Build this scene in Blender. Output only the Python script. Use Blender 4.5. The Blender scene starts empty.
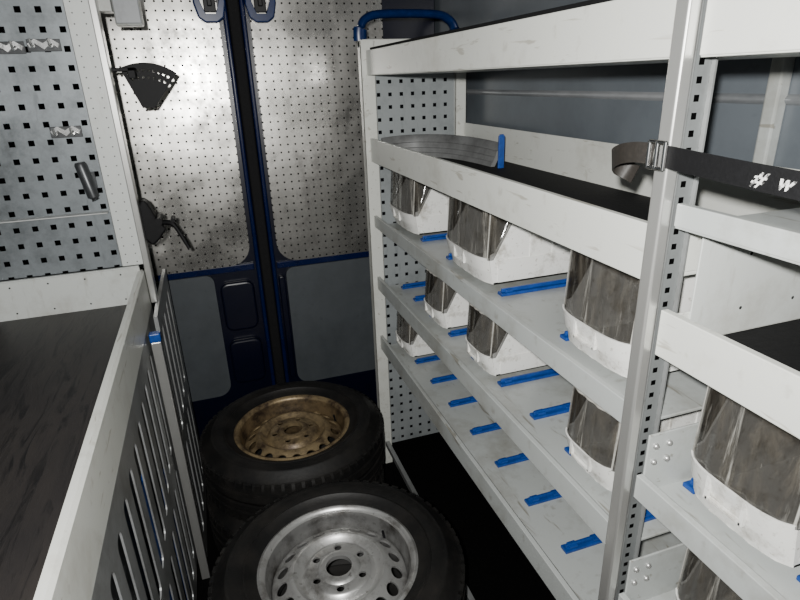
import bpy, bmesh, math, random
from mathutils import Matrix, Vector
random.seed(7)
COL=bpy.context.collection
# ------------------------------------------------------------------ materials
def newmat(name):
    m=bpy.data.materials.new(name); m.use_nodes=True
    nt=m.node_tree; b=nt.nodes["Principled BSDF"]; return m,nt,b
def mth(nt,op,a,b=None,c=None):
    n=nt.nodes.new("ShaderNodeMath"); n.operation=op
    for i,v in enumerate((a,b,c)):
        if v is None: continue
        if isinstance(v,(int,float)): n.inputs[i].default_value=v
        else: nt.links.new(v,n.inputs[i])
    return n.outputs[0]
def mixc(nt,fac,a,b):
    n=nt.nodes.new("ShaderNodeMix"); n.data_type='RGBA'
    for s,v in ((n.inputs[0],fac),(n.inputs[6],a),(n.inputs[7],b)):
        if isinstance(v,(int,float)): s.default_value=v
        elif isinstance(v,tuple): s.default_value=(v[0],v[1],v[2],1)
        else: nt.links.new(v,s)
    return n.outputs[2]
def ramp(nt,src,p0,p1):
    n=nt.nodes.new("ShaderNodeMapRange"); n.clamp=True
    nt.links.new(src,n.inputs[0]); n.inputs[1].default_value=p0; n.inputs[2].default_value=p1
    return n.outputs[0]
def noise(nt,scale,detail=4,rough=.6,stretch=(1,1,1),dist=0):
    tc=nt.nodes.new("ShaderNodeTexCoord"); mp=nt.nodes.new("ShaderNodeMapping")
    mp.inputs['Scale'].default_value=stretch
    nt.links.new(tc.outputs['Object'],mp.inputs[0])
    n=nt.nodes.new("ShaderNodeTexNoise"); n.inputs['Scale'].default_value=scale
    n.inputs['Detail'].default_value=detail; n.inputs['Roughness'].default_value=rough
    n.inputs['Distortion'].default_value=dist
    nt.links.new(mp.outputs[0],n.inputs['Vector']); return n.outputs['Fac']
def bump(nt,b,h,strength=.2,dist=.002):
    n=nt.nodes.new("ShaderNodeBump"); n.inputs['Strength'].default_value=strength; n.inputs['Distance'].default_value=dist
    nt.links.new(h,n.inputs['Height']); nt.links.new(n.outputs[0],b.inputs['Normal'])
def paint(name,col,dirt=None,rough=.45,metal=0.0,scale=9,p=(.55,.8),stretch=(1,1,1),bmp=0,scratch=None,fine=.6):
    m,nt,b=newmat(name)
    if dirt is None: dirt=tuple(c*.6 for c in col)
    n=noise(nt,scale,6,.7,stretch); f=ramp(nt,n,*p)
    n2=noise(nt,scale*6,3,.6,stretch); f2=ramp(nt,n2,.62,.72)
    fac=mth(nt,'MAXIMUM',f,mth(nt,'MULTIPLY',f2,fine))
    if scratch:
        n3=noise(nt,60,3,.6,scratch,.5); fac=mth(nt,'MAXIMUM',fac,mth(nt,'MULTIPLY',ramp(nt,n3,.635,.69),.75))
    c=mixc(nt,fac,col,dirt); nt.links.new(c,b.inputs['Base Color'])
    b.inputs['Roughness'].default_value=rough; b.inputs['Metallic'].default_value=metal
    if bmp: bump(nt,b,n2,bmp,.002)
    return m
def perf(name,col,dirt,hole,pitch,size,axes=(0,2),square=True,rough=.45,metal=0.,scale=6,offs=(0,0),p=(.5,.8),wob=0,rvar=.12):
    m,nt,b=newmat(name)
    tc=nt.nodes.new("ShaderNodeTexCoord"); sp=nt.nodes.new("ShaderNodeSeparateXYZ")
    nt.links.new(tc.outputs['Object'],sp.inputs[0])
    d=[]
    for k,a in enumerate(axes):
        pt=pitch[k] if isinstance(pitch,tuple) else pitch
        v=mth(nt,'DIVIDE',mth(nt,'ADD',sp.outputs[a],10*pt+offs[k]),pt)
        v=mth(nt,'ABSOLUTE',mth(nt,'SUBTRACT',mth(nt,'FRACT',v),.5))
        d.append(mth(nt,'MULTIPLY',v,pt))
    if square: r=mth(nt,'MAXIMUM',d[0],d[1])
    else: r=mth(nt,'SQRT',mth(nt,'ADD',mth(nt,'MULTIPLY',d[0],d[0]),mth(nt,'MULTIPLY',d[1],d[1])))
    mask=mth(nt,'LESS_THAN',r,size/2)
    n=noise(nt,scale,6,.7); f=ramp(nt,n,*p)
    n2=noise(nt,scale*5,4,.7,(1,1,.25)); f2=ramp(nt,n2,.56,.7)
    c=mixc(nt,mth(nt,'MAXIMUM',f,mth(nt,'MULTIPLY',f2,.5)),col,dirt)
    c=mixc(nt,mask,c,hole); nt.links.new(c,b.inputs['Base Color'])
    inv=mth(nt,'SUBTRACT',1.0,mask)
    nt.links.new(mth(nt,'MULTIPLY',inv,metal),b.inputs['Metallic'])
    nt.links.new(mth(nt,'MULTIPLY',inv,.5),b.inputs['Specular IOR Level'])
    nt.links.new(mth(nt,'ADD',mth(nt,'MULTIPLY_ADD',f,rvar,rough),mth(nt,'MULTIPLY',mask,.5)),b.inputs['Roughness'])
    if wob:
        w_=noise(nt,3.0,2,.45); h=mth(nt,'MULTIPLY',w_,wob); bump(nt,b,h,.8,.02)
    return m
def plain(name,col,rough=.5,metal=0.,bmp=0,scale=60,spec=.5):
    m,nt,b=newmat(name)
    b.inputs['Roughness'].default_value=rough; b.inputs['Metallic'].default_value=metal
    b.inputs['Specular IOR Level'].default_value=spec
    n=noise(nt,scale,4,.6)
    c=mixc(nt,ramp(nt,n,.45,.8),col,tuple(min(1,x*1.6+.001) for x in col)); nt.links.new(c,b.inputs['Base Color'])
    if bmp: bump(nt,b,n,bmp,.003)
    return m
M_white=paint("light_grey_painted_metal",(.58,.59,.55),(.33,.31,.26),.36,0,4,(.52,.85),scratch=(1,.12,1),fine=.4)
M_white2=paint("light_grey_shelf_metal",(.39,.41,.40),(.18,.165,.13),.32,0,4,(.47,.80),scratch=(.5,.08,1),fine=.45)
M_alu=paint("smooth_aluminium",(.56,.56,.54),(.46,.455,.43),.28,.75,6,(.5,.9),(1,1,.3),fine=.1)
M_slot=paint("worn_grey_metal_front",(.32,.33,.33),(.14,.14,.13),.36,.5,7,(.45,.8))
M_bin=paint("white_bin_plastic",(.76,.76,.73),(.22,.19,.14),.45,0,15,(.53,.76))
M_blue=plain("blue_plastic",(.004,.040,.20),.38)
M_dblue=plain("dark_blue_plastic",(.002,.013,.065),.3)
M_body=paint("dark_blue_van_paint",(.0005,.0015,.010),(.0004,.0008,.004),.32,0,8)
M_body2=paint("glossy_blue_flange_paint",(.0013,.006,.040),(.0005,.0018,.012),.22,0,8)
M_blk=plain("black_rubber",(.003,.003,.0035),.8,0,.5,120,.25)
M_black=plain("black_plastic",(.004,.004,.005),.5,0,0,60,.3)
M_fan=plain("dark_holder_plastic",(.002,.002,.0025),.6,0,0,60,.2)
M_floor=plain("black_floor_mat",(.001,.001,.001),.98,0,.4,80,.1)
M_greyp=paint("grey_hardboard",(.058,.066,.073),(.034,.040,.045),.5,0,4,(.4,.8))
M_wall=paint("grey_van_panel",(.11,.125,.14),(.065,.075,.085),.3,0,2.5,(.4,.8),bmp=0)
M_ceil=plain("dark_ceiling_lining",(.02,.02,.025),.8)
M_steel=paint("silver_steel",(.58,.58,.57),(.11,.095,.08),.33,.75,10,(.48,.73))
M_barrel=paint("shaded_dirty_silver_barrel",(.34,.34,.335),(.06,.052,.044),.36,.75,10,(.43,.68))  # silver steel darkened for shade inside the rim well, plus extra dirt
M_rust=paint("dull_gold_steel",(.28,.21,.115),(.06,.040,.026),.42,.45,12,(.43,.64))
M_barrelr=paint("shaded_dirty_gold_barrel",(.19,.135,.072),(.038,.026,.018),.42,.45,12,(.41,.63))  # gold steel with well shade put into its colour, and more dirt
M_peg=perf("pegboard_square_holes",(.22,.242,.255),(.09,.10,.105),(.001,.001,.001),.050,.0160,(0,2),True,.34,.35,5,p=(.44,.68))
M_pegU=perf("side_panel_square_holes",(.26,.28,.285),(.14,.155,.16),(.003,.003,.004),.044,.0130,(0,2),True,.4,.1,5)
M_door=perf("perforated_aluminium",(.54,.53,.50),(.19,.185,.175),(.006,.006,.006),.031,.0078,(0,2),False,.24,.94,3.4,(0,0),(.44,.64),.62,.18)
M_post=perf("perforated_post",(.52,.54,.52),(.38,.37,.33),(.10,.10,.10),(.03,.028),.004,(0,2),False,.4,0,6,p=(.55,.9))
M_lip=perf("end_lip_metal",(.50,.52,.50),(.32,.31,.27),(.03,.03,.03),(.105,.085),.0055,(0,2),False,.4,0,6,p=(.5,.85))
M_chan=perf("perforated_channel",(.15,.16,.16),(.09,.09,.09),(.002,.002,.002),(.020,.022),(.0085),(0,2),True,.45,.1,8,(.010,0))
m,nt,b=newmat("dark_ribbed_worktop"); M_work=m
n=noise(nt,5,6,.7,(1,.35,1)); n2=noise(nt,40,4,.7,(1,.12,1),1.5)
c=mixc(nt,ramp(nt,n,.35,.75),(.018,.016,.016),(.038,.032,.028)); c=mixc(nt,ramp(nt,n2,.5,.62),c,(.009,.008,.008))
nt.links.new(c,b.inputs['Base Color']); b.inputs['Roughness'].default_value=.5; bump(nt,b,n2,.5,.002)
m,nt,b=newmat("tyre_rubber"); M_tyre=m
n=noise(nt,9,5,.7); c=mixc(nt,ramp(nt,n,.4,.8),(.0045,.0045,.0045),(.018,.016,.014)); nt.links.new(c,b.inputs['Base Color'])
b.inputs['Roughness'].default_value=.55; b.inputs['Specular IOR Level'].default_value=.35; bump(nt,b,noise(nt,90,3,.6),.3,.002)
m,nt,b=newmat("scratched_smoky_plastic"); M_pane=m
n=noise(nt,15,7,.75,(1,1,.3),.5); n2=noise(nt,46,5,.75,(1,1,.05))
f1=ramp(nt,n,.46,.72); f2=ramp(nt,n2,.55,.66)
c=mixc(nt,f1,(.016,.013,.010),(.15,.135,.11)); c=mixc(nt,mth(nt,'MULTIPLY',f2,.6),c,(.70,.68,.62))
nt.links.new(c,b.inputs['Base Color']); b.inputs['Roughness'].default_value=.08
nt.links.new(mth(nt,'ADD',mth(nt,'MULTIPLY',f1,.22),mth(nt,'MULTIPLY_ADD',f2,.22,.46)),b.inputs['Alpha'])
bump(nt,b,noise(nt,9,3,.5,(1,1,.3)),.8,.015)
M_prim=paint("cloudy_plastic_rim",(.38,.37,.34),(.10,.09,.07),.18,0,20,(.5,.7))
# ------------------------------------------------------------------ helpers
def wl(o):
    v=Vector((0,0,0))
    while o is not None: v+=o.location; o=o.parent
    return v
def add(name,bm,mat,loc=(0,0,0),parent=None,smooth=False,bevel=0,label=None,cat=None,group=None,kind=None,seg=2):
    loc=Vector(loc)
    bmesh.ops.translate(bm,verts=bm.verts,vec=-loc)
    bmesh.ops.recalc_face_normals(bm,faces=bm.faces)
    me=bpy.data.meshes.new(name); bm.to_mesh(me); bm.free()
    for mm in (mat if isinstance(mat,(list,tuple)) else [mat]): me.materials.append(mm)
    o=bpy.data.objects.new(name,me); COL.objects.link(o)
    if parent is not None: o.location=loc-wl(parent); o.parent=parent
    else: o.location=loc
    if smooth:
        for p in me.polygons: p.use_smooth=True
        try: me.set_sharp_from_angle(angle=math.radians(40))
        except Exception: pass
    if bevel:
        md=o.modifiers.new("bevel","BEVEL"); md.width=bevel; md.segments=seg; md.limit_method='ANGLE'
    if label: o["label"]=label
    if cat: o["category"]=cat
    if group: o["group"]=group
    if kind: o["kind"]=kind
    return o
def thing(name,loc,label,cat,group=None,parent=None,kind=None):
    o=bpy.data.objects.new(name,None); COL.objects.link(o); o.empty_display_size=.05
    if parent is not None: o.location=Vector(loc)-wl(parent); o.parent=parent
    else: o.location=loc
    if label:o["label"]=label
    if cat:o["category"]=cat
    if group:o["group"]=group
    if kind:o["kind"]=kind
    return o
def bx(bm,x0,x1,y0,y1,z0,z1):
    vs=[bm.verts.new((x,y,z)) for x in (x0,x1) for y in (y0,y1) for z in (z0,z1)]
    for f in ((0,1,3,2),(4,6,7,5),(0,4,5,1),(2,3,7,6),(0,2,6,4),(1,5,7,3)): bm.faces.new([vs[i] for i in f])
def boxes(name,lst,mat,parent=None,bevel=.0015,**k):
    bm=bmesh.new(); lo=[min(b[i*2] for b in lst) for i in range(3)]; hi=[max(b[i*2+1] for b in lst) for i in range(3)]
    for b in lst: bx(bm,*b)
    return add(name,bm,mat,[(lo[i]+hi[i])/2 for i in range(3)],parent,bevel=bevel,**k)
def prism(bm,pts,axis,a0,a1):
    def mk(p,a):
        if axis==0: return (a,p[0],p[1])
        if axis==1: return (p[0],a,p[1])
        return (p[0],p[1],a)
    A=[bm.verts.new(mk(p,a0)) for p in pts]; B=[bm.verts.new(mk(p,a1)) for p in pts]
    n=len(pts); bm.faces.new(A); bm.faces.new(B[::-1])
    for i in range(n): bm.faces.new((A[i],A[(i+1)%n],B[(i+1)%n],B[i]))
def rrect(x0,x1,z0,z1,r,seg=6):
    if not isinstance(r,(tuple,list)): r=(r,)*4
    out=[]
    for (cx,cz,a0,rr) in ((x1-r[0],z1-r[0],0,r[0]),(x0+r[1],z1-r[1],90,r[1]),(x0+r[2],z0+r[2],180,r[2]),(x1-r[3],z0+r[3],270,r[3])):
        for i in range(seg+1):
            a=math.radians(a0+90*i/seg); out.append((cx+rr*math.cos(a),cz+rr*math.sin(a)))
    return out
def revolve(bm,prof,seg=96,c=(0,0,0),closed=True):
    rings=[]
    for i in range(seg):
        a=2*math.pi*i/seg; rings.append([bm.verts.new((c[0]+r*math.cos(a),c[1]+r*math.sin(a),c[2]+z)) for r,z in prof])
    n=len(prof)
    for i in range(seg):
        A=rings[i];B=rings[(i+1)%seg]
        for j in range(n if closed else n-1):
            bm.faces.new((A[j],A[(j+1)%n],B[(j+1)%n],B[j]))
def tube(bm,path,rad,seg=10,flat=(1,1)):
    path=[Vector(p) for p in path]; rings=[]; up=Vector((0,0,1))
    for i,p in enumerate(path):
        t=(path[min(i+1,len(path)-1)]-path[max(i-1,0)]).normalized()
        u=up if abs(t.dot(up))<.95 else Vector((0,1,0))
        s=t.cross(u).normalized(); w=s.cross(t).normalized()
        rr=rad[min(i,len(rad)-1)] if isinstance(rad,(list,tuple)) else rad
        rings.append([bm.verts.new(p+s*rr*flat[0]*math.cos(2*math.pi*k/seg)+w*rr*flat[1]*math.sin(2*math.pi*k/seg)) for k in range(seg)])
    for A,B in zip(rings,rings[1:]):
        for k in range(seg): bm.faces.new((A[k],A[(k+1)%seg],B[(k+1)%seg],B[k]))
    bm.faces.new(rings[0][::-1]); bm.faces.new(rings[-1])
def cut(o,cbm):
    me=bpy.data.meshes.new("tmp"); bmesh.ops.recalc_face_normals(cbm,faces=cbm.faces); cbm.to_mesh(me); cbm.free()
    c=bpy.data.objects.new("tmp",me); COL.objects.link(c); c.matrix_world=Matrix.Translation(wl(o))
    md=o.modifiers.new("b","BOOLEAN"); md.operation='DIFFERENCE'; md.object=c; md.solver='EXACT'
    bpy.context.view_layer.update()
    dg=bpy.context.evaluated_depsgraph_get(); nm=bpy.data.meshes.new_from_object(o.evaluated_get(dg))
    o.modifiers.remove(md); o.data=nm; bpy.data.objects.remove(c)
def smoothpath(pts,n=6):
    P=[Vector(p) for p in pts]; P=[P[0]]+P+[P[-1]]; out=[]
    for i in range(1,len(P)-2):
        for k in range(n):
            t=k/n; a,b_,c_,d=P[i-1],P[i],P[i+1],P[i+2]
            out.append(.5*((2*b_)+(c_-a)*t+(2*a-5*b_+4*c_-d)*t*t+(3*b_-a-3*c_+d)*t**3))
    out.append(P[-2]); return out
def copytree(o,loc,parent=None):
    c=o.copy(); COL.objects.link(c); c.parent=parent
    if loc is not None: c.location=loc
    for ch in o.children: copytree(ch,None,c)
    return c
# ------------------------------------------------------------------ setting
boxes("floor",[(-.75,1.05,-.9,2.55,-.03,0)],M_floor,bevel=0,kind="structure")
boxes("ceiling",[(-.75,1.05,-.9,2.55,2.12,2.15)],M_ceil,bevel=0,kind="structure")
boxes("wall_left",[(-.75,-.71,-.9,2.55,0,2.12)],M_wall,bevel=0,kind="structure")
boxes("wall_right",[(1.01,1.05,-.9,2.55,0,2.12)],M_wall,bevel=0,kind="structure")
bm=bmesh.new(); pts=[(1.0105,1.605)]+[(1.0105-.008*math.sin(math.pi*i/10),1.605+.02*i/10) for i in range(1,10)]+[(1.0105,1.625)]
prism(bm,pts,1,-.3,2.4)
add("trim_1",bm,paint("grey_swage_painted_sheen",(.34,.35,.36),(.13,.14,.15),.14,.3,4,(.42,.7),(1,.3,1)),(1.005,1.05,1.62),smooth=True,kind="structure")  # paler colour paints the flash reflection streak along the wall
boxes("trim_2",[(.985,1.011,.80,.828,1.30,2.12)],M_white2,bevel=.004,kind="structure")
CX=.172
def rear_door(name,side):
    if side<0: X0,X1=-.70,CX-.018
    else: X0,X1=CX+.018,1.0
    root=thing(name,((X0+X1)/2,2.5,0),None,None,kind="structure")
    boxes("door_skin",[(X0,X1,2.475,2.52,.02,2.12)],M_body,root,bevel=.004)
    a,b=sorted((CX+side*.024,CX+side*.042))
    boxes("door_edge_flange",[(a,b,2.44,2.475,.05,2.1)],M_body2,root,bevel=.008,seg=3)
    if side<0:
        up=(-.60,CX-.058,.935,2.03); lo=(-.60,-.055,.31,.905); rc=(.05,.05,.05,.09); rl=(.035,.035,.035,.06)
    else:
        up=(CX+.03+.028,.76,.925,2.03); lo=(CX+.085,.76,.30,.895); rc=(.05,.05,.09,.05); rl=(.035,.035,.06,.035)
    cxl=CX-.085 if side<0 else CX+.10
    bm=bmesh.new(); prism(bm,rrect(*up,rc),1,2.455,2.472)
    add("perforated_panel",bm,M_door,((up[0]+up[1])/2,2.46,(up[2]+up[3])/2),root,label="perforated bare aluminium panel")
    bm=bmesh.new(); prism(bm,rrect(*lo,rl),1,2.455,2.472)
    add("lower_panel",bm,M_greyp,((lo[0]+lo[1])/2,2.46,(lo[2]+lo[3])/2),root,label="plain grey board panel")
    a,b=(X0,CX-.05) if side<0 else (CX+.05,X1)
    boxes("crossmember",[(a,b,2.462,2.476,up[2]-.03,up[2]+.0)],M_body2,root,bevel=.003)
    if side<0:
        for z0_,z1_ in ((.36,.58),(.63,.86)):
            bm=bmesh.new(); prism(bm,rrect(-.035,CX-.062,z0_,z1_,.035),1,2.448,2.476)
            add("pressed_rib",bm,M_body,(.04,2.46,(z0_+z1_)/2),root,bevel=.010,seg=3)
    else:
        bm=bmesh.new(); prism(bm,rrect(CX+.05,CX+.078,.34,.86,.012),1,2.452,2.476)
        add("pressed_rib",bm,M_body,(CX+.06,2.46,.6),root,bevel=.006,seg=3)
    bm=bmesh.new(); prism(bm,[(cxl-.055,2.08),(cxl-.058,1.955),(cxl-.046,1.905),(cxl-.022,1.888),(cxl+.022,1.888),(cxl+.046,1.905),(cxl+.058,1.955),(cxl+.055,2.08)],1,2.42,2.452)
    o=add("latch_bracket",bm,M_dblue,(cxl,2.44,1.95),root,bevel=.006,seg=3,label="dark blue loop-shaped latch fitting")
    c=bmesh.new(); prism(c,[(-.034,.16),(-.034,.01),(-.018,-.032),(.018,-.032),(.034,.01),(.034,.16)],1,-.05,.05); cut(o,c)
    boxes("latch_plate",[(cxl-.022,cxl+.022,2.445,2.454,1.925,2.08),(cxl-.008,cxl+.008,2.425,2.446,1.945,2.02)],M_black,root,bevel=.003)
    return root
rear_door("door_1",-1); rear_door("door_2",1)
boxes("trim_3",[(CX-.021,CX+.021,2.43,2.50,.02,2.12)],M_blk,bevel=.006,kind="structure")
boxes("trim_4",[(-.70,1.0,2.36,2.43,.0,.05)],M_black,bevel=.006,kind="structure")
# ------------------------------------------------------------------ right shelving
XF=.58; XB=.965
def shelf_part(unit,y0,y1,zb,lz0,lz1,back=None,side=False,mat_on=False,guides=None,lipw=.012,endplate=None):
    L=[(XF+.002,XB,y0,y1,zb-.006,zb),(XF,XF+lipw,y0,y1,lz0,lz1),(XB-.003,XB,y0,y1,zb,back or zb+.03)]
    L.append((XF+lipw,XF+lipw+.012,y0,y1,lz0,lz0+.004))
    if side: L+= [(XF+lipw,XB,y0,y0+.003,zb,lz1-.01),(XF+lipw,XB,y1-.003,y1,zb,lz1-.01)]
    if endplate: L.append((XF+lipw,XB,y1-.004,y1,zb-.006,zb+endplate))
    s=boxes("shelf",L,M_white2 if not side else M_white,unit,bevel=.0015)
    if endplate:
        for x in (.606,.632):
            for z in (.058,.088):
                bm=bmesh.new(); bmesh.ops.create_uvsphere(bm,u_segments=10,v_segments=6,radius=.0055,matrix=Matrix.Translation((x,y1-.005,zb+z)))
                add("screw",bm,M_steel,(x,y1-.005,zb+z),s,smooth=True,label="silver domed screw")
    if mat_on: boxes("rubber_mat",[(XF+lipw+.002,XB-.005,y0+.005,y1-.005,zb+.0005,zb+.006)],M_blk,s,bevel=0,label="black rubber mat")
    for (gy,gl) in (guides or []):
        bm=bmesh.new()
        bx(bm,.665,.665+gl,gy-.012,gy+.012,zb,zb+.008)
        bx(bm,.670,.665+gl,gy-.0035,gy+.0035,zb+.008,zb+.018)
        for k in range(2):
            x=.678+k*(gl-.05); bx(bm,x,x+.022,gy-.009,gy+.009,zb+.008,zb+.015)
        add("guide_strip",bm,M_blue,(.665+gl/2,gy,zb),s,bevel=.0015,label="blue plastic bin guide strip")
    return s
def upright(unit,x0,x1,y0,y1,z0,z1,mat=None,name="upright"):
    return boxes(name,[(x0,x1,y0,y0+.004,z0,z1),(x0,x0+.004,y0,y1,z0,z1),(x1-.003,x1,y0,y1,z0,z1)],mat or M_white,unit,bevel=.001)
U1=thing("shelving_unit",(.77,1.37,0),"light grey metal van shelving with deep lips and bin shelves","shelf")
ya,yb=.618,2.085
s=shelf_part(U1,ya,yb,1.692,1.688,1.768,side=True,mat_on=True,back=1.73)
boxes("edge_liner",[(XF+.012,XF+.017,ya+.01,yb-.01,1.70,1.777)],M_blk,s,bevel=.001,label="black rubber edge liner")
shelf_part(U1,ya,yb,1.392,1.385,1.470,side=True,mat_on=True,back=1.505)
gy=[.69,.86,1.03,1.20,1.37,1.545,1.715,1.885]
shelf_part(U1,ya,yb,1.140,1.133,1.178,guides=[(1.215,.27),(1.56,.2),(1.79,.2),(.93,.2)])
shelf_part(U1,ya,yb,.880,.872,.926,guides=[(1.03,.13),(1.20,.27),(1.37,.13),(1.545,.12),(1.715,.12),(1.885,.12),(2.03,.14),(.880,.12),(.660,.15)])
shelf_part(U1,ya,yb,.612,.600,.662,guides=[(g,.115) for g in gy])
boxes("base_rail",[(XF,XF+.018,ya,yb,.10,.125),(XB-.03,XB,ya,yb,.10,.125)],M_slot,U1)
boxes("side_panel",[(.60,.955,2.098,2.101,.10,1.775)],M_pegU,U1,bevel=0,label="perforated grey end panel with square holes")
upright(U1,.560,.612,2.088,2.12,.0,1.80,M_white)
upright(U1,.925,.97,2.088,2.12,.0,1.80,M_white)
boxes("top_rail",[(.56,.97,2.09,2.12,1.775,1.805)],M_white,U1,bevel=.004)
bm=bmesh.new(); tube(bm,smoothpath([(.568,2.105,1.80),(.570,2.105,1.840),(.59,2.105,1.870),(.65,2.105,1.885),(.84,2.105,1.885),(.90,2.105,1.870),(.926,2.105,1.84),(.928,2.105,1.80)]),.012,12,(2.0,1.2))
add("handle",bm,M_dblue,(.75,2.105,1.85),U1,smooth=True,label="dark blue plastic grab handle")
bm=bmesh.new(); prism(bm,rrect(.560,.580,.591,.615,.004),2,0,2.11)
add("front_post",bm,M_alu,(.568,.605,1.05),U1,smooth=False,label="flat aluminium front post")
boxes("perforated_channel",[(.590,.622,.606,.609,0,2.11)],M_chan,U1,bevel=0,label="dark recessed channel with small holes")
boxes("channel_flange",[(.586,.590,.600,.616,0,2.11),(.622,.626,.600,.616,0,2.11)],M_slot,U1,bevel=.0005)
boxes("rear_post",[(.925,.965,.592,.616,0,2.11)],M_slot,U1,bevel=.001)
U2=thing("shelving_unit",(.77,.18,0),"light grey metal shelving section holding two large bins","shelf")
ya2,yb2=-.25,.586
s=shelf_part(U2,ya2,yb2,1.692,1.688,1.768,side=True,mat_on=True,back=1.73)
shelf_part(U2,ya2,yb2,1.480,1.477,1.508,side=False,back=1.53)
shelf_part(U2,ya2,yb2,1.290,1.284,1.355,side=True,back=1.42,mat_on=True)
boxes("end_panel",[(.630,.924,.580,.583,1.297,1.462)],M_lip,U2,bevel=.001,label="flat white end panel with small holes")
shelf_part(U2,ya2,yb2,1.030,1.022,1.066,guides=[(.36,.2),(.56,.12)],endplate=.11)
shelf_part(U2,ya2,yb2,.770,.762,.806,guides=[(.34,.12)],endplate=.11)
boxes("base_rail",[(XF,XF+.03,ya2,yb2,.10,.135),(XB-.03,XB,ya2,yb2,.10,.135)],M_white,U2)
bm=bmesh.new(); prism(bm,rrect(.560,.580,-.29,-.254,.004),2,0,2.11)
add("front_post",bm,M_alu,(.568,-.277,1.05),U2)
boxes("rear_post",[(.925,.965,-.30,-.254,0,2.11)],M_slot,U2,bevel=.001)
# ------------------------------------------------------------------ bins
def make_bin(x,y0,W,L,H,z,label,group,bow_d=.022,back=.080,zl=.30):
    root=thing("storage_bin",(x+L/2,y0+W/2,z),label,"bin",group)
    t=.004; y1=y0+W; xf=x+bow_d
    def fx(v): return xf+.012*(1-min(v/zl,1))+ (back*max(0,(v-zl)/(1-zl)))
    def fp(v):
        u=max(0,(v-zl)/(1-zl)); return xf+.008*u
    def bw(s): return bow_d*(1-abs(s)**4)+.0012*math.cos(s*math.pi*5)
    bm=bmesh.new()
    prof=[(fx(0),z),(x+L,z),(x+L,z+H),(fx(1),z+H),(fx(.66),z+.66*H),(fx(zl)+.012,z+.42*H),(fx(zl),z+.40*H),(fx(zl),z+zl*H)]
    prism(bm,prof,1,y0,y0+t); prism(bm,prof,1,y1-t,y1)
    bx(bm,x+L-t,x+L,y0+t,y1-t,z+t,z+H)
    n=20
    ys=[y0+W*i/n for i in range(n+1)]; ss=[2*i/n-1 for i in range(n+1)]
    pts=[(fx(0)-bw(s)*.8,y) for s,y in zip(ss,ys)]+[(x+L,y1),(x+L,y0)]
    prism(bm,pts,2,z,z+t)
    vl=[0,.1,.165,.17,.25,.30,.36]; A=[];B=[]
    def bl(s): return bow_d*(1-abs(s)**4)
    def fl(v,s): return xf+.012*(1-min(v/.30,1))-bl(s)*(.8+.2*min(1,v/.30))-.003*(v>.3)-.005*(v>.167)
    for v in vl:
        A.append([bm.verts.new((fl(v,s),y,z+v*H)) for s,y in zip(ss,ys)])
        B.append([bm.verts.new((fl(v,s)+t,y,z+v*H)) for s,y in zip(ss,ys)])
    for j in range(len(vl)-1):
        for i in range(n):
            bm.faces.new((A[j][i],A[j][i+1],A[j+1][i+1],A[j+1][i])); bm.faces.new((B[j][i],B[j+1][i],B[j+1][i+1],B[j][i+1]))
    for i in range(n): bm.faces.new((A[-1][i],A[-1][i+1],B[-1][i+1],B[-1][i])); bm.faces.new((A[0][i],B[0][i],B[0][i+1],A[0][i+1]))
    xm=fl(.25,0); ym=y0+W/2
    bx(bm,xm-.005,xm+.002,ym-.030,ym+.030,z+.17*H,z+.19*H)
    for s in (-1,1): bx(bm,xm-.005,xm+.002,ym+s*.030-.003,ym+s*.030+.003,z+.17*H,z+.35*H)
    for yy in (y0-.003,y1-.001): bx(bm,fx(1),x+L,yy,yy+.004,z+H-.008,z+H)
    for yy in (y0-.0025,y1):
        bx(bm,fx(.3)+.025,x+L,yy,yy+.0025,z+.02*H,z+.31*H)
        for q in (.45,.67,.89): bx(bm,x+L*q,x+L*q+.004,yy,yy+.0025,z+.31*H,z+.95*H)
    bx(bm,x+L-.002,x+L+.004,y0,y1,z+H-.008,z+H)
    add("bin_body",bm,M_bin,(x+L/2,y0+W/2,z),root,smooth=True)
    bm=bmesh.new(); nu,nv=40,10; g=[]
    for j in range(nv+1):
        v=.33+.69*j/nv; row=[]
        for i in range(nu+1):
            s=2*i/nu-1
            row.append(bm.verts.new((fp(v)-bw(s)-.004,y0-.002+(W+.004)*i/nu,z+H*v)))
        g.append(row)
    for j in range(nv):
        for i in range(nu): bm.faces.new((g[j][i],g[j][i+1],g[j+1][i+1],g[j+1][i]))
    for e in (0,nu):
        for j in range(nv):
            a,b_=g[j][e],g[j+1][e]; v0=.33+.69*j/nv; v1=.33+.69*(j+1)/nv
            c_=bm.verts.new((fx(v0)+.006,a.co.y,a.co.z)); d_=bm.verts.new((fx(v1)+.006,b_.co.y,b_.co.z))
            bm.faces.new((a,b_,d_,c_))
    bmesh.ops.remove_doubles(bm,verts=bm.verts,dist=1e-5)
    o=add("window_pane",bm,M_pane,(x+.02,y0+W/2,z+.6*H),root,smooth=True,label="scuffed smoky transparent curved front window")
    md=o.modifiers.new("s","SOLIDIFY"); md.thickness=.0025
    bm=bmesh.new()
    v=1.02
    tube(bm,[(fx(v),y0-.002,z+H*v)]+[(fp(v)-bw(2*i/nu-1)-.005,y0-.002+(W+.004)*i/nu,z+H*v) for i in range(nu+1)]+[(fx(v),y1+.002,z+H*v)],.0032,8)
    for s in (-.97,.97):
        tube(bm,[(fp(v)-bw(s)-.0045,y0+W*(s+1)/2,z+H*v) for v in (.36,.7,1.0)],.0022,8)
    add("pane_rim",bm,M_prim,(x+.02,y0+W/2,z+H),root,smooth=True,label="cloudy plastic window rim")
    return root
GB="white bins with smoky windows on the van shelves"
bigL="wide white plastic bin with scuffed smoky front window"
smL="narrow white plastic bin with scuffed smoky front window"
ZS=1.1405
make_bin(.630,1.81,.255,.31,.20,ZS+.0185,bigL,GB)
make_bin(.630,1.25,.265,.31,.205,ZS+.0185,bigL,GB)
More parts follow.
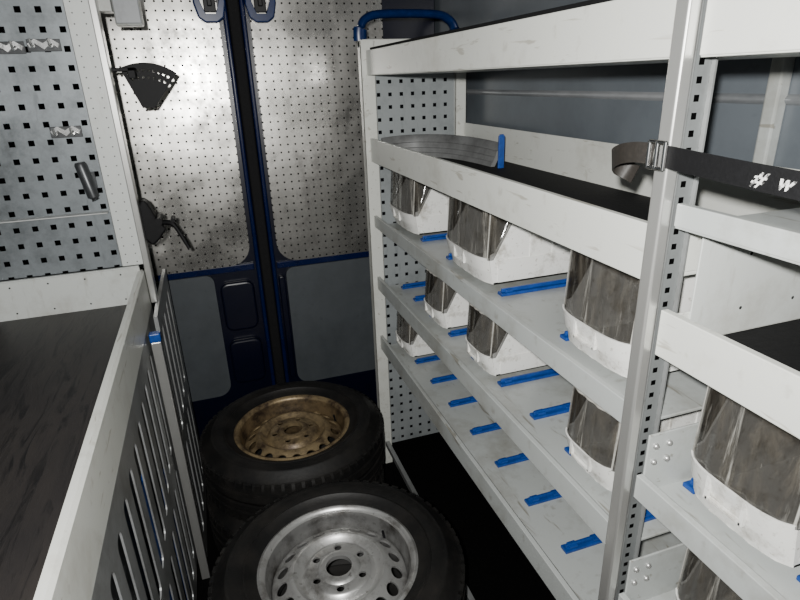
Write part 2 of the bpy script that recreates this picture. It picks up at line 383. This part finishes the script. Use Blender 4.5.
make_bin(.630,.705,.205,.31,.205,ZS+.0185,bigL,GB)
for y0 in (1.22,1.56,.715): make_bin(.635,y0,.15,.30,.175,.881+.0185,smL,GB,.018,.065)
make_bin(.635,1.90,.15,.30,.175,.613+.0185,smL,GB,.018,.065)
make_bin(.625,.375,.170,.32,.215,1.031+.0185,"tall white bin with cracked smoky window beside the post",GB,.022,.07)
make_bin(.625,.355,.170,.32,.20,.771+.0185,"white bin with smoky window on the lowest visible shelf",GB,.022,.07)
# ------------------------------------------------------------------ left unit
XL=-.255
LU=thing("workbench_unit",(-.48,.9,0),"light grey metal van bench with dark ribbed top and pegboard","workbench")
YP=1.95
boxes("worktop",[(-.70,XL-.003,-.4,YP-.01,.985,1.005)],M_work,LU,bevel=.002,label="dark ribbed worn worktop mat")
bm=bmesh.new(); prism(bm,[(XL-.012,.985),(XL,.985),(XL,1.108),(XL-.006,1.115),(XL-.018,1.115),(XL-.018,1.11),(XL-.010,1.108)],1,-.4,YP-.003)
add("front_lip",bm,M_white,(XL,.8,1.05),LU,label="light grey metal front edge rail")
boxes("end_lip",[(-.70,XL-.012,YP-.014,YP-.004,1.0,1.134),(-.70,XL-.012,YP-.024,YP-.004,1.130,1.134)],M_lip,LU,bevel=.001)
boxes("pegboard",[(-.70,-.315,YP,YP+.003,1.134,2.08)],M_peg,LU,bevel=0,label="grey pegboard with square holes")
boxes("perforated_upright",[(-.317,-.252,YP-.006,YP-.002,1.134,2.08),(-.317,-.314,YP-.006,YP+.03,1.134,2.08)],M_post,LU,bevel=.001)
boxes("upright",[(-.252,-.232,YP-.02,YP+.03,1.0,2.08)],M_alu,LU,bevel=.003)
bm=bmesh.new(); bx(bm,XL-.004,XL,-.4,YP,.06,.984)
o=add("slotted_front",bm,M_slot,(XL,.8,.5),LU,label="dull grey metal side panel with long upright slots")
c=bmesh.new()
for z0_,z1_ in ((.12,.49),(.56,.92)):
    y=-.35
    while y<YP-.08:
        prism(c,[(p[0]-.8,p[1]-.5) for p in rrect(y,y+.045,z0_,z1_,.02,5)],0,-.05,.05); y+=.096
cut(o,c)
boxes("drawer_back",[(-.60,-.285,-.35,YP-.05,.12,.94)],paint("dark_grey_metal_drawer",(.04,.043,.046),(.02,.02,.02),.4,.3,8),LU,bevel=.003)
for k in range(4):
    yy=.62+k*.28; boxes("blue_insert",[(-.268,-.262,yy,yy+.11,.15,.60 if k%2 else .80)],M_blue,LU,bevel=.002)
for xx in ((-.29,-.262),(-.69,-.66)):
    for yy in ((YP-.04,YP-.005),(-.4,-.365)): boxes("leg",[(*xx,*yy,0,.984)],M_white,LU)
SB=thing("support_bar",(-.232,1.72,0),"thin metal bar with blue cap standing against the bench","bar")
boxes("bar",[(-.246,-.218,1.695,1.715,0,.955)],M_alu,SB,bevel=.002)
boxes("cap",[(-.248,-.216,1.692,1.718,.955,.985)],M_blue,SB,bevel=.004,label="blue plastic end cap")
bm=bmesh.new(); bx(bm,-.238,-.226,1.80,2.32,0,1.0)
o=add("slatted_partition",bm,M_slot,(-.232,2.0,0),label="grey metal slotted partition standing beside stacked wheels",cat="partition")
c=bmesh.new()
for k in range(4):
    for z in (.08,.54): 
        yy=-.165+k*.12; prism(c,rrect(yy,yy+.055,z,z+.40,.02,4),0,-.05,.05)
cut(o,c)
M_hk=paint("bright_hook_steel",(.75,.75,.74),(.3,.3,.3),.22,.9,20)
def hook(x,z,lab):
    R_=thing("tool_hook",(x,YP-.01,z),lab,"hook","metal hooks on the pegboard")
    boxes("shadow_plate",[(x-.042,x+.042,YP-.004,YP-.001,z-.016,z+.016)],plain("clip_shadow_grey",(.03,.032,.034),.4,.3),R_,bevel=.001)  # added dark plate stands in for the shadow behind the bright clip
    bm=bmesh.new(); prism(bm,[(x-.040,z+.004),(x-.020,z+.018),(x,z+.006),(x+.020,z+.018),(x+.040,z+.004),(x+.034,z-.008),(x+.020,z+.004),(x,z-.012),(x-.020,z+.004),(x-.034,z-.008)],1,YP-.012,YP-.004)
    add("clip",bm,M_hk,(x,YP-.01,z),R_,bevel=.001)
    for s in (-1,1):
        bm=bmesh.new(); tube(bm,smoothpath([(x+s*.022,YP-.008,z),(x+s*.022,YP-.035,z-.006),(x+s*.022,YP-.050,z-.002),(x+s*.022,YP-.056,z+.014)],4),.0035,8)
        add("prong",bm,M_hk,(x,YP-.02,z),R_,smooth=True)
for x,z in ((-.478,1.787),(-.388,1.792),(-.385,1.559)): hook(x,z,"double metal hook clipped on grey pegboard")
bm=bmesh.new(); tube(bm,[(-.345,YP-.024,1.358),(-.349,YP-.024,1.368),(-.364,YP-.026,1.465),(-.365,YP-.026,1.472)],[.012,.017,.0175,.014],14)
bx(bm,-.375,-.335,YP-.010,YP-.001,1.39,1.44)
add("tool_holder",bm,plain("dark_grey_metal",(.05,.053,.056),.35,.5),(-.355,YP-.02,1.42),smooth=True,label="dark grey tube holder clipped on the pegboard",cat="holder")
zt=.075
bm=bmesh.new(); bx(bm,-.70,-.32,YP-.034,YP-.030,1.200+zt,1.240+zt); bx(bm,-.70,-.32,YP-.034,YP-.001,1.240+zt,1.243+zt); bx(bm,-.70,-.32,YP-.034,YP-.001,1.197+zt,1.200+zt)
o=add("tool_rail",bm,paint("pale_rail_metal",(.46,.47,.46),(.28,.28,.26),.4,.1,8),(-.51,YP-.02,1.22+zt),label="narrow slotted metal tool rail across the pegboard",cat="rail")
c=bmesh.new()
for k in range(14):
    x=-.18+k*.0265; bx(c,x,x+.012,-.020,-.006,-.004,.006)
cut(o,c)
cx,cz,Y0=-.150,1.615,2.03
pts=[(cx-.022,cz-.002),(cx+.014,cz-.002)]
for i in range(15):
    a=math.radians(48+ (118-48)*i/14); pts.append((cx+.142*math.cos(a),cz+.002+.128*math.sin(a)+0))
bm=bmesh.new(); prism(bm,pts,1,Y0,Y0+.006)
FH=thing("bit_holder",(cx,Y0,cz),"black fan-shaped perforated holder mounted beside the pegboard","holder")
o=add("fan_plate",bm,M_fan,(cx,Y0,cz),FH)
c=bmesh.new()
for rr,nn,rad in ((.108,9,.0045),(.088,7,.004)):
    for i in range(nn):
        a=math.radians(54+58*i/(nn-1)); bmesh.ops.create_cone(c,cap_ends=True,segments=12,radius1=rad,radius2=rad,depth=.05,matrix=Matrix.Translation((rr*1.08*math.cos(a),0,rr*math.sin(a)))@Matrix.Rotation(math.pi/2,4,'X'))
cut(o,c)
boxes("mounting_arm",[(-.240,-.17,Y0-.06,Y0-.001,1.72,1.73),(-.190,-.17,Y0-.06,Y0+.0,1.70,1.73)],M_fan,FH)
WB=thing("junction_box",(-.16,2.03,1.9),"small light grey metal box fixed to the upright","box")
boxes("box_body",[(-.20,-.125,2.0,2.06,1.845,1.99)],M_white2,WB,bevel=.005)
boxes("box_lid",[(-.197,-.128,1.993,2.0,1.85,1.985)],paint("mid_grey_lid",(.2,.21,.22)),WB,bevel=.002)
boxes("mounting_arm",[(-.235,-.20,1.975,2.04,1.88,1.95)],M_white2,WB)
CL=thing("bar_clamp",(-.18,2.0,1.25),"black lever clamp gripping the end of the pegboard","clamp")
bm=bmesh.new(); prism(bm,[(-.236,1.21),(-.215,1.185),(-.190,1.205),(-.165,1.235),(-.175,1.25),(-.185,1.262),(-.198,1.30),(-.210,1.330),(-.225,1.338),(-.236,1.32)],1,1.965,2.03)
add("clamp_jaw",bm,M_fan,(-.19,2.0,1.26),CL,bevel=.006)
bm=bmesh.new(); tube(bm,smoothpath([(-.175,1.99,1.255),(-.145,1.98,1.25),(-.125,1.97,1.215),(-.105,1.96,1.165)]),[.009]*8+[.007]*8+[.006]*3,10)
add("lever",bm,M_fan,(-.14,1.98,1.21),CL,smooth=True)
bm=bmesh.new(); tube(bm,[(-.185,1.95,1.265),(-.185,2.05,1.265)],.013,14); tube(bm,[(-.14,1.95,1.266),(-.14,2.0,1.266)],.007,12)
add("screw_knob",bm,M_fan,(-.185,2.0,1.265),CL,smooth=True)
# ------------------------------------------------------------------ wheels
def wheel(cx,cy,z,rimmat,barmat,label,rot=0):
    root=thing("wheel",(cx,cy,z),label,"wheel","stacked van wheels on the floor")
    H=.23; bm=bmesh.new()
    half=[(.206,.192),(.212,.200),(.222,.206),(.236,.213),(.250,.222),(.252,.225),(.256,.225),(.258,.2235),(.272,.2285),(.290,.2285),(.296,.2265),(.299,.2275),(.303,.2265),(.306,.223),(.322,.213),(.334,.200),(.338,.1985),(.341,.190),(.346,.180)]
    tread=[(.3475,.172),(.3475,.160),(.340,.159),(.340,.150),(.349,.149),(.350,.124),(.342,.123),(.342,.107)]
    prof=half+tread+[(r,H-zz) for r,zz in reversed(tread)]+[(r,H-zz) for r,zz in reversed(half)]
    prof+=[(.212,.06),(.24,.07),(.28,.06),(.32,.07),(.328,.115),(.32,.16),(.28,.17),(.24,.16),(.212,.17)]
    revolve(bm,prof,128)
    nb=64
    for i in range(nb):
        a=2*math.pi*i/nb
        for zz0,zz1 in ((.176,.198),(.032,.054)):
            r0,r1=.336,.3485; w=.011
            ca,sa=math.cos(a),math.sin(a)
            vs=[]
            for rr in (r0,r1):
                for ww in (-w,w):
                    for q in (zz0,zz1): vs.append(bm.verts.new((rr*ca-ww*sa,rr*sa+ww*ca,q if rr==r0 else (q-.002 if zz0>.1 else q+.002))))
            for f in ((0,1,3,2),(4,6,7,5),(0,4,5,1),(2,3,7,6),(0,2,6,4),(1,5,7,3)): bm.faces.new([vs[k] for k in f])
    bmesh.ops.translate(bm,verts=bm.verts,vec=(cx,cy,z))
    add("tyre",bm,M_tyre,(cx,cy,z),root,smooth=True,label="black worn rubber tyre")
    bm=bmesh.new()
    prof=[(.221,.199),(.221,.206),(.214,.210),(.205,.206),(.200,.196),(.1985,.178),(.195,.162),(.191,.150),(.188,.09),(.188,.055),(.197,.035),(.205,.024),(.214,.020),(.221,.024),(.221,.031),(.209,.031),(.202,.042),(.192,.058),(.192,.09),(.195,.148),(.199,.161),(.2035,.175),(.205,.193),(.211,.202)]
    revolve(bm,prof,96)
    bmesh.ops.translate(bm,verts=bm.verts,vec=(cx,cy,z))
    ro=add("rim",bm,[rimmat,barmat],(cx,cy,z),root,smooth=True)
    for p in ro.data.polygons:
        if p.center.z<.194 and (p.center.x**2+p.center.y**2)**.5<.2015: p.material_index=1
    top=[(.190,.130),(.188,.142),(.184,.148),(.176,.153),(.164,.160),(.152,.168),(.141,.176),(.133,.181),(.126,.182),(.119,.177),(.109,.166),(.103,.164),(.097,.170),(.092,.179),(.085,.183),(.060,.183),(.054,.188),(.046,.190),(.036,.188)]
    prof=top+[(.036,.175)]+[(r-.001,zz-.006) for r,zz in reversed(top[:-1])]
    bm=bmesh.new(); revolve(bm,prof,96); bmesh.ops.translate(bm,verts=bm.verts,vec=(cx,cy,z))
    d=add("wheel_disc",bm,rimmat,(cx,cy,z),root)
    c=bmesh.new(); nh=18
    for i in range(nh):
        a=2*math.pi*i/nh+rot
        bmesh.ops.create_cone(c,cap_ends=True,segments=20,radius1=1,radius2=1,depth=.14,matrix=Matrix.Rotation(a,4,'Z')@Matrix.Translation((.160,0,.162))@Matrix.Rotation(.4,4,'Y')@Matrix.Diagonal((.0185,.0195,1,1)))
    for i in range(6):
        a=2*math.pi*i/6+rot
        bmesh.ops.create_cone(c,cap_ends=True,segments=16,radius1=.0105,radius2=.0105,depth=.1,matrix=Matrix.Translation((.0715*math.cos(a),.0715*math.sin(a),.17)))
    cut(d,c)
    for p in d.data.polygons: p.use_smooth=True
    try: d.data.set_sharp_from_angle(angle=math.radians(35))
    except Exception: pass
    bm=bmesh.new(); a=rot+.175; px,py=cx+.184*math.cos(a),cy+.184*math.sin(a)
    tube(bm,[(px,py,z+.144),(px-.006*math.cos(a),py-.006*math.sin(a),z+.178)],.004,8)
    add("valve",bm,M_black,(px,py,z+.16),root,smooth=True)
    return root
w1=wheel(.178,1.187,.232,M_steel,M_barrel,"silver steel wheel with black tyre lying on another",.35)
w2=wheel(.158,1.900,.232,M_rust,M_barrelr,"dull gold steel wheel with worn tyre lying on another",.1)
c1=copytree(w1,Vector((.165,1.177,0))); c2=copytree(w2,Vector((.15,1.89,0)))
c1["label"]="black tyred steel wheel under the silver wheel"; c2["label"]="black tyred steel wheel under the gold wheel"
dk=paint("grimy_dark_steel",(.008,.007,.006),(.004,.004,.004),.9,.0,10)  # near-black colour on rims and discs of the lower wheels
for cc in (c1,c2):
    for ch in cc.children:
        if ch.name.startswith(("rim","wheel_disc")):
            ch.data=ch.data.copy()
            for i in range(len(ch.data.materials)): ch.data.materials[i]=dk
# ------------------------------------------------------------------ strap
ST=thing("ratchet_strap",(.55,.40,1.565),"black webbing strap with white markings buckled around the post","strap")
def ribbon(bm,path,hw,t=.002,wv=Vector((0,0,1))):
    path=[Vector(p) for p in path]; R=[]
    for i,p in enumerate(path):
        tg=(path[min(i+1,len(path)-1)]-path[max(i-1,0)]).normalized()
        n=tg.cross(wv).normalized(); w=n.cross(tg).normalized()
        R.append([bm.verts.new(p+w*hw+n*t/2),bm.verts.new(p+w*hw-n*t/2),bm.verts.new(p-w*hw-n*t/2),bm.verts.new(p-w*hw+n*t/2)])
    for A,B in zip(R,R[1:]):
        for k in range(4): bm.faces.new((A[k],A[(k+1)%4],B[(k+1)%4],B[k]))
    bm.faces.new(R[0]); bm.faces.new(R[-1][::-1])
web=plain("black_webbing",(.002,.002,.0025),.55,0,.15,200)
webt=plain("dark_brown_webbing",(.010,.008,.006),.6,0,.15,200)
bm=bmesh.new(); ribbon(bm,smoothpath([(.5555,.59,1.570),(.552,.55,1.5685),(.549,.45,1.5645),(.549,.30,1.560),(.549,.05,1.558),(.549,-.2,1.558)]),.0140)
add("webbing",bm,web,(.55,.2,1.565),ST)
bm=bmesh.new(); ribbon(bm,smoothpath([(.5555,.614,1.571),(.549,.640,1.571),(.546,.665,1.566),(.552,.688,1.556),(.568,.700,1.546),(.584,.694,1.538),(.588,.680,1.532)]),.0135,wv=Vector((.05,.25,1)).normalized())
add("loose_tail",bm,webt,(.56,.70,1.56),ST,smooth=True)
bm=bmesh.new()
for zc in (1.554,1.587): tube(bm,[(.5525,.590,zc),(.5525,.618,zc)],.0028,10)
for yc in (.590,.604,.618): tube(bm,[(.5525,yc,1.553),(.5525,yc,1.588)],.0032,10)
add("buckle",bm,paint("shiny_buckle_steel",(.55,.55,.54),(.15,.15,.15),.2,1.0,30),(.55,.61,1.573),ST,smooth=True,label="silver metal buckle")
mw=paint("white_marking",(.66,.66,.64),(.03,.03,.03),.8,0,110,(.49,.56))
def text(s,y,z,size,par,shear=0,rot=0):
    cu=bpy.data.curves.new("marking",'FONT'); cu.body=s; cu.size=size; cu.extrude=.0003; cu.offset=.0005; cu.shear=shear
    t=bpy.data.objects.new("tmp",cu); COL.objects.link(t); bpy.context.view_layer.update()
    me=bpy.data.meshes.new_from_object(t.evaluated_get(bpy.context.evaluated_depsgraph_get())); bpy.data.objects.remove(t)
    me.transform(Matrix.Rotation(rot,4,'Z'))
    me.transform(Matrix(((0,0,-1,0),(-1,0,0,0),(0,1,0,0),(0,0,0,1)))); me.materials.clear(); me.materials.append(mw)
    o=bpy.data.objects.new("marking",me); COL.objects.link(o); o.location=Vector((.5475,y,z))-wl(par); o.parent=par; o["label"]="white stitched marking"
text("#",.457,1.5565,.023,ST,.5,-.06); text("w",.427,1.5565,.023,ST,.4,-.03)
# ------------------------------------------------------------------ curled band in the tray
bm=bmesh.new(); R_=[]
path=smoothpath([(.615,2.045,0),(.68,2.06,0),(.76,2.04,0),(.83,1.96,0),(.865,1.86,0),(.880,1.75,0),(.884,1.648,0)],8)
prof=[(-.030,1.3995),(-.026,1.413),(-.022,1.415),(-.018,1.428),(-.014,1.430),(-.010,1.446),(-.006,1.448),(.0,1.468),(.006,1.472),(.010,1.468),(.006,1.44),(-.016,1.3995)]
for i,p in enumerate(path):
    tg=(path[min(i+1,len(path)-1)]-path[max(i-1,0)]).normalized(); n_=Vector((-tg.y,tg.x,0))
    lift=.006*math.sin(math.pi*i/(len(path)-1))
    R_.append([bm.verts.new((p.x+n_.x*o_,p.y+n_.y*o_,z_+(lift if z_>1.41 else 0)*(z_-1.4)/.08)) for o_,z_ in prof])
nR=len(prof)
for A,B in zip(R_,R_[1:]):
    for k in range(nR): bm.faces.new((A[k],A[(k+1)%nR],B[(k+1)%nR],B[k]))
bm.faces.new(R_[0]); bm.faces.new(R_[-1][::-1])
bmM=paint("worn_grey_band",(.17,.173,.173),(.08,.08,.08),.5,.1,10,(.42,.7))
add("curved_band",bm,bmM,(.80,1.85,1.43),smooth=True,label="long curved grey ribbed band lying in the tray",cat="band")
bm=bmesh.new(); prism(bm,[(.862,1.3985),(.882,1.3985),(.882,1.496),(.878,1.502),(.866,1.502),(.862,1.496)],1,1.612,1.618)
add("tray_divider",bm,M_blue,(.872,1.615,1.43),bevel=.001,label="blue plastic divider standing in the upper tray",cat="divider")
# ------------------------------------------------------------------ light
def area(n,loc,tgt,size,e,col=(1,1,1)):
    l=bpy.data.lights.new(n,'AREA'); l.shape='DISK'; l.size=size; l.energy=e; l.color=col
    o=bpy.data.objects.new(n,l); COL.objects.link(o); o.location=loc
    o.rotation_euler=(Vector(tgt)-Vector(loc)).to_track_quat('-Z','Y').to_euler()
area("flash",(-.06,-.03,1.735),(.30,1.8,1.42),.03,44,(1,.99,.96))
w=bpy.data.worlds.new("world"); bpy.context.scene.world=w; w.use_nodes=True
w.node_tree.nodes["Background"].inputs[0].default_value=(.6,.65,.75,1); w.node_tree.nodes["Background"].inputs[1].default_value=.003
# ------------------------------------------------------------------ camera
f=562.0
d=Vector((-.3197,.3386,-.8850)).normalized(); up=Vector((-.0327,.9293,.3678)); up=(up-d*up.dot(d)).normalized(); xr=d.cross(up)
R=Matrix((xr,d,up))
cd=bpy.data.cameras.new("camera"); co=bpy.data.objects.new("camera",cd); COL.objects.link(co)
co.matrix_world=Matrix.Translation((0,0,1.675))@R.to_4x4(); cd.sensor_width=36; cd.lens=f/800*36; cd.clip_start=.02
bpy.context.scene.camera=co
